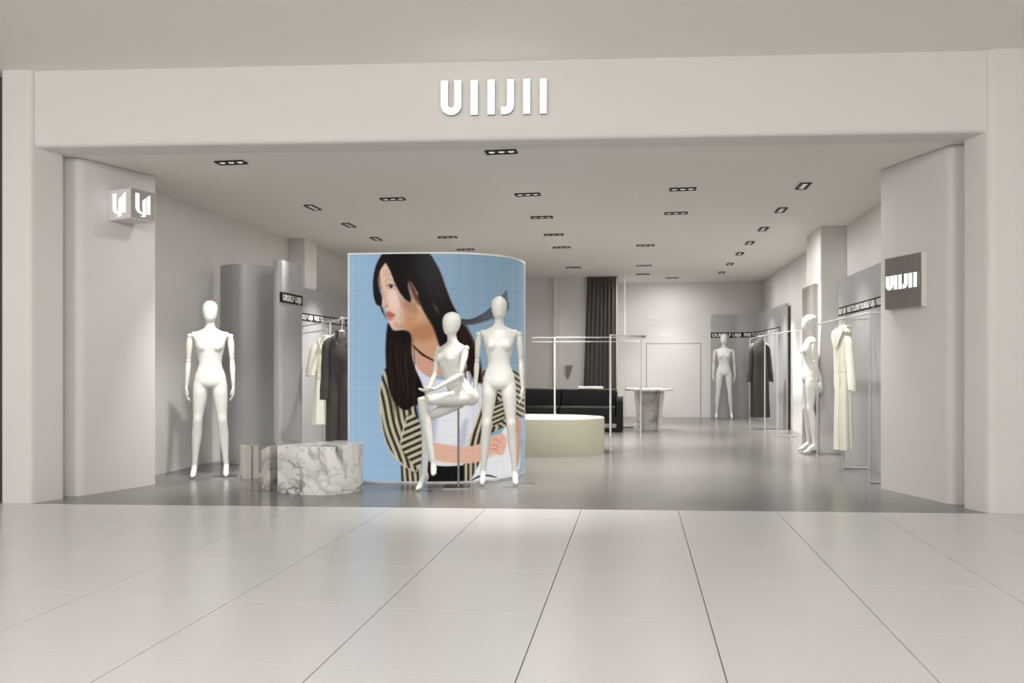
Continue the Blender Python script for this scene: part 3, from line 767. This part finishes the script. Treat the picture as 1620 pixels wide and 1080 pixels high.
def leg(mb, hip, knee, ankle, toe, heel, s=1.0, fwd=(0, -1, 0)):
    H_, K_, A_, T_, E_ = [Vector(p) for p in (hip, knee, ankle, toe, heel)]
    f = Vector(fwd)
    P = [H_, H_.lerp(K_, .25)-f*-.004, H_.lerp(K_, .55), H_.lerp(K_, .85), K_+f*.006, K_.lerp(A_, .14), K_.lerp(A_, .32)-f*.012, K_.lerp(A_, .55)-f*.006, K_.lerp(A_, .8), A_]
    R = [.080, .078, .067, .053, .050, .049, .052, .043, .032, .029]
    mb.blob(P, [r*s for r in R], 18)
    # foot: ankle over heel to ball and toe
    ball = T_.lerp(E_, .32); ball.z = max(T_.z+.012, T_.lerp(E_, .25).z)
    mb.blob([A_, A_.lerp(E_, .65)+Vector((0, 0, -.002))], [.030*s, .026*s], 14)
    mb.blob([A_.lerp(E_, .4), A_.lerp(ball, .5)+Vector((0, 0, .006)), ball, T_.lerp(ball, .4), T_], [.029*s, .031*s, .033*s, .027*s, .016*s], 14)
    mb.blob([E_, E_.lerp(ball, .5)], [.023*s, .024*s], 12)
def stand_body():
    mb = MB(); pl_ = lambda z, cy: (0, cy, z)
    torso(mb, pl_, (1, 0, 0), (0, 1, 0)); add_head(mb, pl_, (1, 0, 0), (0, 1, 0))
    for sx in (-1, 1):
        mb.ell((sx*.070, -.064, 1.398), .058, .046, .058)
        mb.ell((sx*.082, .058, 1.0), .074, .068, .085)
        mb.ell((sx*.166, .012, 1.525), .030, .042, .040)
        leg(mb, (sx*.092, .008, 1.0), (sx*.124, -.012, .61), (sx*.160, .030, .125), (sx*.168, -.110, .020), (sx*.160, .062, .075))
    return fused(mb, 'body', .0105, 6, .5)
BODY = stand_body()
def hand_mesh(side):
    """hanging hand, wrist at origin, fingers down (-z), palm facing the body (-side x)"""
    mb = MB(); s = side
    mb.loft([ring((0, 0, .012), (1, 0, 0), (0, 1, 0), .014, .017, 14), ring((0, -.002, -.02), (1, 0, 0), (0, 1, 0), .014, .026, 14), ring((-s*.002, -.004, -.055), (1, 0, 0), (0, 1, 0), .013, .033, 14), ring((-s*.004, -.004, -.082), (1, 0, 0), (0, 1, 0), .011, .034, 14)])
    for y, ln in ((-.030, .066), (-.011, .074), (.008, .069), (.026, .054)):
        p = Vector((-s*.004, y, -.070)); a = .12; pts = [p]
        for seg in (.2, .33, .27, .22):
            pts.append(pts[-1]+Vector((-s*math.sin(a), y*.06, -math.cos(a)))*ln*seg*1.15); a += .24
        mb.blob(pts, [.0088, .0085, .0080, .0072, .0062], 10)
    p = [Vector((-s*.003, -.022, -.022)), Vector((-s*.012, -.040, -.042)), Vector((-s*.020, -.048, -.066)), Vector((-s*.027, -.047, -.088))]
    mb.blob(p, [.013, .0105, .009, .007], 10)
    return fused(mb, 'hand', .0034, 2, .5)
HAND = {1: hand_mesh(1), -1: hand_mesh(-1)}
def arm_parts(parent, S_, E_, W_, hd, side):
    """jointed arm: shoulder S, elbow E, wrist W, hand direction hd"""
    S_, E_, W_ = Vector(S_), Vector(E_), Vector(W_)
    d = (E_-S_).normalized()
    mb = MB(); mb.ell(S_, .030, .030, .030, 14, 8)
    mb.blob([S_+d*.035, S_+d*.09, S_.lerp(E_, .5), E_-d*.03], [.029, .034, .031, .025], 16)
    mb.build('upper_arm', M['arm'], parent, 175)
    d2 = (W_-E_).normalized()
    mb = MB(); mb.ell(E_-d*.0, .027, .027, .027, 14, 8)
    mb.blob([E_+d2*.030, E_+d2*.08, E_.lerp(W_, .5), W_-d2*.015], [.026, .028, .024, .0175], 16)
    mb.build('forearm', M['arm'], parent, 175)
    MB().ell(W_, .0165, .0165, .0165, 12, 8).build('wrist_joint', M['arm'], parent, 175)
    h_ = link('hand', HAND[side], M['arm'], parent, loc=W_+Vector(hd).normalized()*.012)
    q_ = Vector((0, 0, -1)).rotation_difference(Vector(hd).normalized())
    h_.rotation_mode = 'QUATERNION'; h_.rotation_quaternion = q_
    return h_
def plate(parent, x0, x1, y0, y1, m='chrome'):
    MB().prism(round_poly([(x0, y0), (x1, y0), (x1, y1), (x0, y1)], .01, 3), 0, .008, .002).build('base_plate', M[m], parent)
def standing(label, loc_, rz, px_=.0, plate_at=(.0, .30, -.16, .10), swing=0):
    t = thing('mannequin', label, 'mannequin', loc_, rz, 'shop mannequins')
    b_ = link('body', BODY, M['mannequin'], t, loc=(0, 0, .008))
    for sx in (-1, 1):
        arm_parts(t, (sx*.206, .012, 1.520), (sx*.222, .022, 1.255), (sx*.237, -.004-swing, .985), (sx*.04, -.10, -1), sx)
    x0, x1, y0, y1 = plate_at
    plate(t, x0, x1, y0, y1)
    MB().tube([(.161, .034, .008), (.161, .034, .20)], .006, 8).build('ankle_rod', M['chrome'], t)
    return t
standing('white faceless mannequin standing legs apart beside the grey bulging panel', (-4.535, 8.03, 0), .42, plate_at=(.02, .27, -.15, .16))
standing('white faceless mannequin standing before the right half of the video wall', (-1.372, 7.975, 0), .16, plate_at=(.04, .36, -.10, .18))
standing('white faceless mannequin standing far back against the curved corner panel', (1.94, 18.52, 0), -.06, plate_at=(.0, .28, -.12, .16))
standing('white faceless mannequin in profile facing left beside the right pillar', (2.352, 11.54, 0), -PI/2+.02, plate_at=(.0, .26, -.13, .13), swing=-.10)

# crossed-leg mannequin propped on a rod
t = thing('mannequin', 'white faceless mannequin perched with crossed legs on a steel rod', 'mannequin', (-2.047, 7.475, 0), YAW, 'shop mannequins')
mb = MB()
fa = .78; U_ = Vector((math.cos(fa), -math.sin(fa), 0)); V_ = Vector((math.sin(fa), math.cos(fa), 0))   # V is backwards
sp = {.90: (.400, .225, .80), .985: (.385, .22, .875), 1.035: (.372, .215, .93), 1.085: (.355, .21, .98), 1.14: (.327, .205, 1.04), 1.19: (.305, .20, 1.09), 1.225: (.292, .195, 1.13), 1.27: (.283, .19, 1.175), 1.33: (.273, .185, 1.225), 1.39: (.268, .18, 1.275), 1.45: (.272, .178, 1.315), 1.50: (.278, .178, 1.355), 1.535: (.282, .178, 1.385), 1.558: (.283, .178, 1.405), 1.575: (.283, .176, 1.42), 1.592: (.283, .175, 1.437), 1.615: (.283, .172, 1.457), 1.65: (.282, .168, 1.49), 1.70: (.28, .165, 1.54)}
zs = sorted(sp)
def place(z, cy):
    p = Vector([float(np.interp(z, zs, [sp[q][i] for q in zs])) for i in range(3)]); return p+V_*cy
torso(mb, place, U_, V_)
hp = lambda z, cy: Vector((.282, .16, z-.165))+V_*cy
mb.loft([ring(hp(z, cy), U_, V_, rx, ry) for z, rx, ry, cy in HEADR])
for sx in (-1, 1):
    c_ = place(1.395, -.058)+U_*sx*.068; mb.ell(tuple(c_), .052, .048, .052)
    c_ = place(1.0, .05)+U_*sx*.075; mb.ell(tuple(c_), .085, .085, .085)
hipA = place(1.0, 0)+U_*.075; hipB = place(.96, 0)-U_*.06
leg(mb, tuple(hipA), (.012, -.02, .872), (.118, -.03, .285), (.125, -.095, .170), (.135, .012, .215), .97, (-.6, -.8, 0))
leg(mb, tuple(hipB), (.045, .12, .700), (.030, .070, .170), (-.038, -.02, .018), (.050, .105, .115), .97, (-.6, -.8, 0))
link('body', fused(mb, 'body', .0105, 6, .5), M['mannequin'], t)
shA = place(1.52, .012)+U_*.205; shB = place(1.52, .012)-U_*.205
arm_parts(t, tuple(shA), (.380, -.005, 1.115), (.150, -.085, .985), (-.9, -.25, -.25), 1)
arm_parts(t, tuple(shB), (.115, .20, 1.115), (.065, .0, .965), (-.1, -.8, -.5), -1)
MB().tube([(.345, .235, .008), (.345, .235, .83)], .011, 12).build('support_rod', M['chrome'], t, 40)
plate(t, .20, .46, .10, .36)

# ------------------------------------------------------------------ garment racks
def rod(path, r=.011): return MB().tube(path, r, 10)
def rack(name, label, loc_, parts, m='pale_steel', group=None, rz=0):
    t = thing(name, label, 'clothes rack', loc_, rz, group)
    for nm, path, r in parts: rod(path, r).build(nm, M['pale_steel' if nm == 'rail' else m], t, 50)
    return t
HR = 1.745
rack('garment_rack', 'slim steel garment rack along the right wall holding the white coat', (2.36, 9.6, 0), [
    ('post', [(0, -.92, 0), (0, -.92, HR)], .012), ('post', [(0, 1.49, 0), (0, 1.49, HR)], .012), ('post', [(.035, .27, 0), (.035, .27, HR-.012)], .010),
    ('rail', [(0, -.92, HR), (-.005, 0, HR), (0, 1.49, HR)], .011),
    ('floor_bar', [(.035, .27, .010), (.33, .25, .010)], .009), ('floor_bar', [(0, -.92, .010), (.33, -.94, .010)], .009),
    ('wall_bar', [(0, -.92, HR), (.33, -.92, HR)], .009), ('wall_bar', [(0, .27, HR), (.33, .27, HR)], .009), ('wall_post', [(.325, -.93, 0), (.325, -.93, HR)], .009)])
rack('garment_rack', 'slim steel garment rack near the far right corner holding the dark dress', (2.36, 14.9, 0), [
    ('post', [(.06, -1.72, 0), (.06, -1.72, HR)], .012), ('post', [(0, -.75, 0), (0, -.75, HR)], .012), ('post', [(-.05, .25, 0), (-.05, .25, HR)], .012), ('post', [(-.08, 1.95, 0), (-.08, 1.95, HR)], .012),
    ('rail', [(.06, -1.72, HR), (0, -.75, HR), (-.05, .25, HR), (-.08, 1.95, HR)], .011),
    ('floor_bar', [(0, -.75, .010), (.33, -.75, .010)], .009), ('floor_bar', [(-.05, .25, .010), (.34, .25, .010)], .009),
    ('wall_bar', [(.06, -1.72, HR), (.33, -1.72, HR)], .009)])
rack('garment_rack', 'slim steel garment rack on the left behind the marble plinth', (-3.73, 9.42, 0), [
    ('post', [(0, 0, 0), (0, 0, HR)], .012), ('post', [(.72, -1.02, 0), (.72, -1.02, HR)], .012),
    ('rail', [(0, 0, HR), (.36, -.51, HR), (.72, -1.02, HR)], .011),
    ('wall_bar', [(0, 0, HR), (-1.12, 1.45, HR)], .009), ('post', [(-.22, .30, 0), (-.22, .30, HR)], .008),
    ('wall_bar', [(0, 0, HR-.10), (-1.12, 1.45, HR-.10)], .008), ('floor_bar', [(0, 0, .010), (-.22, .30, .010)], .008)])
HC = 1.632
rack('garment_rack', 'white angled tube rack standing before and beside the black sofa', (0.063, 12.353, 0), [
    ('post', [(0, 0, 0), (0, 0, HC)], .012), ('post', [(-.424, -1.058, 0), (-.424, -1.058, HC)], .014), ('post', [(-1.31, -.03, 0), (-1.31, -.03, HC)], .014),
    ('rail', [(-1.66, -.03, HC), (-1.31, -.03, HC), (0, 0, HC)], .008), ('rail', [(-.424, -1.058, HC), (0, 0, HC)], .010),
    ('rail', [(-1.66, -.03, HC-.065), (-1.31, -.03, HC-.065), (0, 0, HC-.065)], .006)], 'white_metal')

# ------------------------------------------------------------------ coats and hangers
def hanger(loc_, rz, label, wd=.19, dr=0.0):
    """loc is the rail contact point; lies in local xz plane"""
    t = thing('coat_hanger', label, 'hanger', (loc_[0], loc_[1], loc_[2]), rz, 'coat hangers')
    hk = [(.020*math.cos(a), 0, .0+.020*math.sin(a)) for a in [PI*1.05-k*PI*1.35/10 for k in range(11)]]
    hk += [(.004, 0, -.035), (0, 0, -.075-dr)]
    rod(hk, .004).build('hook', M['white_metal'], t, 60)
    MB().tube([(-wd, 0, -.155-dr), (-wd*.6, 0, -.118-dr), (0, 0, -.075-dr), (wd*.6, 0, -.118-dr), (wd, 0, -.155-dr)], [.009, .012, .013, .012, .009], 10).build('shoulder_bar', M['white_metal'], t, 60)
    return t
def cyl_fold(c, rx, ry, amp, kf, ph, n=64, notch=0):
    out = []
    for i in range(n):
        a = 2*PI*i/n; f = (1+amp*(math.sin(kf*a+ph)+.5*math.sin((kf*1.7//1)*a+ph*2)))*(1-notch*math.exp(-((a-1.46*PI)/.10)**2))
        sx = math.copysign(abs(math.cos(a))**.8, math.cos(a)); sy = math.copysign(abs(math.sin(a))**.9, math.sin(a))
        out.append((c[0]+rx*f*sx, c[1]+ry*f*sy, c[2]))
    return out
def coat(label, loc_, rz, m, L=1.1, sh=.20, waist=.17, hem=.22, sleeve=.55, sl_w=.055, belt=True, collar=True, splay=.09, depth=.075, cuff=None, open_front=True, name='coat', cat='coat', sleeve_fwd=0.0, slit=False, far=None):
    """hangs from shoulder level z=0 down; local front is -y"""
    t = thing(name, label, cat, loc_, rz, 'hanging garments')
    mb = MB(); rings = []
    prof = [(.075, .050, .045, 0), (.045, .075, .06, 0), (.015, .12, .075, 0), (-.015, sh*.86, .08, 0), (-.055, sh, .085, .0), (-.12, sh*.97, depth*1.15, .01), (-.25, sh*.92, depth*1.15, .02), (-.36, waist*1.03, depth*1.0, .03), (-.42, waist, depth*.92, .04), (-.50, waist*1.07, depth, .06), (-.65, waist*.5+hem*.5, depth*1.1, .07), (-.85*L/1.1, waist*.3+hem*.7, depth*1.15, .08), (-L*.93, hem*.98, depth*1.2, .09), (-L, hem, depth*1.2, .09)]
    for z, rx, ry, a in prof: rings.append(cyl_fold((0, 0, z), rx, ry, a, 7, z*2.2, notch=(.32 if slit and z < -.48 else 0)))
    mb.loft(rings); mb.build('bodice', M[m], t, 60)
    splay0 = splay
    for sx in (-1, 1):
        splay = far if (far is not None and sx < 0) else splay0
        P = [(sx*(sh-.045), 0, -.045), (sx*(sh+.005), 0, -.10), (sx*(sh+splay*.5), -.01-sleeve_fwd*.5, -.05-sleeve*.5), (sx*(sh+splay), -.02-sleeve_fwd, -.05-sleeve*.93), (sx*(sh+splay*1.03), -.02-sleeve_fwd, -.05-sleeve)]
        P = catmull(P, 4)
        R = [sl_w*(1.0+.25*math.sin(i/len(P)*PI)*.5+.05*math.sin(i*1.9)) for i in range(len(P))]
        MB().tube(P, R, 16, True, .8).build('sleeve', M[m], t, 60)
        if cuff:
            MB().tube([P[-2], P[-1], (P[-1][0], P[-1][1], P[-1][2]-.012)], [R[-2]*1.06, R[-1]*1.08, R[-1]*1.04], 16, True, .8).build('cuff', M[m], t, 60)
    if collar:
        for sx in (-1, 1):
            f = [(sx*.062, -.030, .075), (sx*.095, -.072, .015), (sx*.075, -.092, -.06), (sx*.010, -.100, -.19), (sx*.012, -.092, -.10), (sx*.035, -.075, -.01)]
            th = [(x, y-.012, z) for x, y, z in f]; n = len(f)
            MB().add(f+th, [tuple(range(n)), tuple(range(2*n-1, n-1, -1))]+[(i, (i+1) % n, (i+1) % n+n, i+n) for i in range(n)]).build('lapel', M[m], t)
        cr = [(.066*math.cos(a), .012+.052*math.sin(a), .075+.006*math.sin(a)) for a in [-.35+k*(PI+.7)/12 for k in range(13)]]
        MB().tube(cr, .016, 8).build('collar', M[m], t, 60)
    if belt:
        rr = [cyl_fold((0, 0, z), waist*1.05, depth*1.02, .03, 7, -.42*2.2) for z in (-.445, -.437, -.408, -.40)]
        MB().loft(rr).build('belt', M[m], t, 60)
        MB().loft([[(x+.01+dx, -depth*1.07-.012+dy, z) for dx, dy in ((-.016, 0), (.016, 0), (.016, .012), (-.016, .012))] for x, z in ((0, -.42), (.02, -.52), (.012, -.62))]).build('belt_tail', M[m], t)
    if open_front:
        pts = [(.02, -.19), (.022, -.36), (.022, -.50), (.03, -L*.75), (.04, -L*.995)]
        yy = [-depth*1.16, -depth*1.06, -depth*1.09, -depth*1.22, -depth*1.30]
        MB().loft([[(x-.028, y-.002, z), (x+.006, y-.012, z), (x+.010, y-.002, z), (x-.02, y+.014, z)] for (x, z), y in zip(pts, yy)]).build('placket', M[m], t, 40)
    return t
# left rack, along a rail running from (-3.73,9.42) towards (-3.0,8.4)
def on_rail(a): return (-3.73+.577*a, 9.42-.817*a)
x, y = -3.83, 9.552
hanger((x, y, HR-.10), .30, 'white hanger carrying the short-sleeved white coat on the left rack', .12)
coat('short-sleeved belted white coat hanging on the left rack', (x, y, HR-.25), .30, 'white_cloth', L=1.02, sh=.135, waist=.125, hem=.165, sleeve=.36, sl_w=.072, splay=.055, depth=.085)
x, y = on_rail(.56)
hanger((x, y, HR), .30, 'white hanger carrying the dark coat on the left rack', .13, .06)
coat('long charcoal coat hanging half hidden by the video wall', (x, y, HR-.22), .30, 'dark_cloth', L=1.40, sh=.155, waist=.15, hem=.18, sleeve=.66, sl_w=.075, belt=False, splay=.03, depth=.10, slit=True, open_front=False)
# right racks
hanger((2.357, 9.71, HR), -.95, 'white hanger carrying the long white coat on the right rack', .10)
coat('long off-white belted coat hanging on the right rack', (2.35, 9.71, HR-.17), -1.15, 'white_cloth', L=1.34, sh=.092, waist=.082, hem=.100, sleeve=.60, sl_w=.044, splay=.088, depth=.068, cuff=True, slit=True, far=-.03)
hanger((2.30, 15.7, HR), -.25, 'white hanger carrying the dark dress near the far corner', .15)
coat('long dark olive dress hanging near the far right corner', (2.30, 15.7, HR-.14), .12, 'olive_cloth', L=1.38, sh=.150, waist=.148, hem=.180, sleeve=.66, sl_w=.046, belt=False, collar=False, splay=.06, depth=.09, name='dress', cat='dress')

# ------------------------------------------------------------------ sofa, table, lamp, curtain
sf = thing('sofa', 'long black leather sofa with inverted U arms behind the oval plinth', 'sofa', (-1.40, 14.95, 0))
hw = 1.15
def rbox(x0, x1, y0, y1, z0, z1, r=.03):
    return MB().prism(round_poly([(x0, y0), (x1, y0), (x1, y1), (x0, y1)], r, 4), z0, z1, r)
for sx in (-1, 1):
    x = sx*(hw-.055)
    arch = [(x, -.42, 0), (x, -.42, .56), (x, -.36, .615), (x, .30, .615), (x, .38, .56), (x, .38, 0)]
    mb = MB(); n = 6
    prof_ = [(-.42, 0), (-.42, .55), (-.39, .60), (-.34, .62), (.30, .62), (.36, .60), (.39, .55), (.39, 0), (.30, 0), (.30, .50), (-.33, .50), (-.33, 0)]
    n = len(prof_)
    mb.add([(x-.055, y, z) for y, z in prof_]+[(x+.055, y, z) for y, z in prof_], [tuple(range(n)), tuple(range(2*n-1, n-1, -1))]+[(i, (i+1) % n, (i+1) % n+n, i+n) for i in range(n)])
    mb.build('arm', M['sofa'], sf)
    MB().box(x-.03, x+.03, -.33, .30, .14, .50).build('arm_panel', M['sofa'], sf)
MB().box(-hw+.11, hw-.11, -.38, .36, .15, .30).build('base', M['sofa'], sf)
MB().box(-hw+.11, hw-.11, -.36, -.30, .005, .07).build('floor_rail', M['sofa'], sf)
for k in range(2):
    x0 = -hw+.115+k*(hw-.115); rbox(x0+.004, x0+hw-.119, -.40, .16, .30, .45).build('seat_cushion', M['sofa'], sf, 40)
    rbox(x0+.004, x0+hw-.119, .10, .36, .452, .762).build('back_cushion', M['sofa'], sf, 40)
MB().box(-hw+.11, hw-.11, .30, .39, .30, .70).build('back_frame', M['sofa'], sf)
o = tag(MB().prism(round_poly([(-.24, -.10), (.24, -.10), (.22, .10), (-.22, .10)], .03), 0, .04, .01).build('paper_stack', M['paper'], None, 40, (-.86, 15.16, .764), .12), 'flat white folded cloth lying on the sofa back', 'cloth')
o.name = 'folded_cloth'
tb = thing('round_table', 'round grey marble table on a tapered slab base beside the sofa', 'table', (.23, 15.15, 0))
MB().prism([(.44*math.cos(a), .44*math.sin(a)) for a in [2*PI*k/48 for k in range(48)]], .735, .772, .008).build('table_top', M['marble2'], tb, 35)
def taper(x0b, x1b, x0t, x1t, y0, y1, z0, z1): return MB().loft([[(x0b, y0, z0), (x1b, y0, z0), (x1b, y1, z0), (x0b, y1, z0)], [(x0t, y0, z1), (x1t, y0, z1), (x1t, y1, z1), (x0t, y1, z1)]])
taper(-.21, -.15, -.275, -.20, -.20, .20, 0, .735).build('side_slab', M['marble2'], tb)
taper(.15, .21, .20, .275, -.20, .20, 0, .735).build('side_slab', M['marble2'], tb)
taper(-.15, .15, -.20, .20, -.03, .03, 0, .735).build('centre_slab', M['marble2'], tb)
lp = thing('pole_lamp', 'slim floor-to-ceiling pole lamp with flat grey disc shade behind the sofa', 'lamp', (-.225, 15.75, 0))
MB().tube([(0, 0, 0), (0, 0, .022)], .17, 32).build('base_disc', M['disc'], lp, 40)
rod([(0, 0, .022), (0, 0, ZC+.004)], .006).build('pole', M['white_metal'], lp, 50)
MB().tube([(.20, -.05, 1.735), (.20, -.05, 1.775)], .20, 36).build('disc_shade', M['disc'], lp, 40)
cu = thing('curtain', 'dark grey floor-length curtain hanging at the fitting room', 'curtain', (-.80, 17.5, 0))
fr_ = []; bk = []; N_ = 90
def cwave(u, z):
    a = .035+.012*(1-z/3.1); s0 = (-.26-.10*(1-z/3.1)); x = s0+u*(.36-s0)
    return x, a*math.sin(u*2*PI*7.5+.4*math.sin(u*9))*.8-.01
rows = []
for z in (.012, .5, 1.0, 1.6, 2.2, 2.8, 3.10):
    rows.append([(cwave(i/N_, z)[0], cwave(i/N_, z)[1], z) for i in range(N_+1)])
mb = MB(); nr = len(rows); n = N_+1
mb.add([p for r in rows for p in r]+[(x, y+.012, z) for r in rows for x, y, z in r],
       [(k*n+i, k*n+i+1, (k+1)*n+i+1, (k+1)*n+i) for k in range(nr-1) for i in range(N_)]+[(nr*n+k*n+i, nr*n+(k+1)*n+i, nr*n+(k+1)*n+i+1, nr*n+k*n+i+1) for k in range(nr-1) for i in range(N_)]
       + [(0+i, nr*n+i, nr*n+i+1, i+1) for i in range(N_)] + [((nr-1)*n+i, (nr-1)*n+i+1, nr*n+(nr-1)*n+i+1, nr*n+(nr-1)*n+i) for i in range(N_)]
       + [(k*n, (k+1)*n, nr*n+(k+1)*n, nr*n+k*n) for k in range(nr-1)]+[(k*n+N_, nr*n+k*n+N_, nr*n+(k+1)*n+N_, (k+1)*n+N_) for k in range(nr-1)])
mb.build('drape', M['curtain'], cu, 60)
MB().box(-.28, .38, -.045, .045, 3.10, ZC+.004).build('curtain_track', M['curtain'], cu)
# wedge wall bracket
t = MB()
t.add([(-.075, 0, .30), (.075, 0, .30), (-.075, -.14, .30), (.075, -.14, .30), (-.06, 0, 0), (-.02, 0, 0)], [(0, 1, 3, 2), (0, 2, 4), (1, 5, 3), (2, 3, 5, 4), (0, 4, 5, 1)])
tag(t.build('wall_bracket', M['bracket'], None, None, (-1.46, 17.6, .90)), 'small grey wedge bracket on the wall left of the curtain', 'bracket')
# slogan on the back wall
sl_ = thing('wall_lettering', 'pale pink slogan lettering in five lines on the back wall above the door', 'lettering', (.26, YB-.002, 1.86))
for i, wd_ in enumerate(['BE', 'FREE', 'TO', 'LOVE', 'YOURSELF']):
    me = text_mesh(wd_, .125, .85, .012, .004)
    o = link('word', me, M['pink'], sl_, loc=(0, -.005, .56-i*.14)); o.rotation_euler = (PI/2, 0, 0)
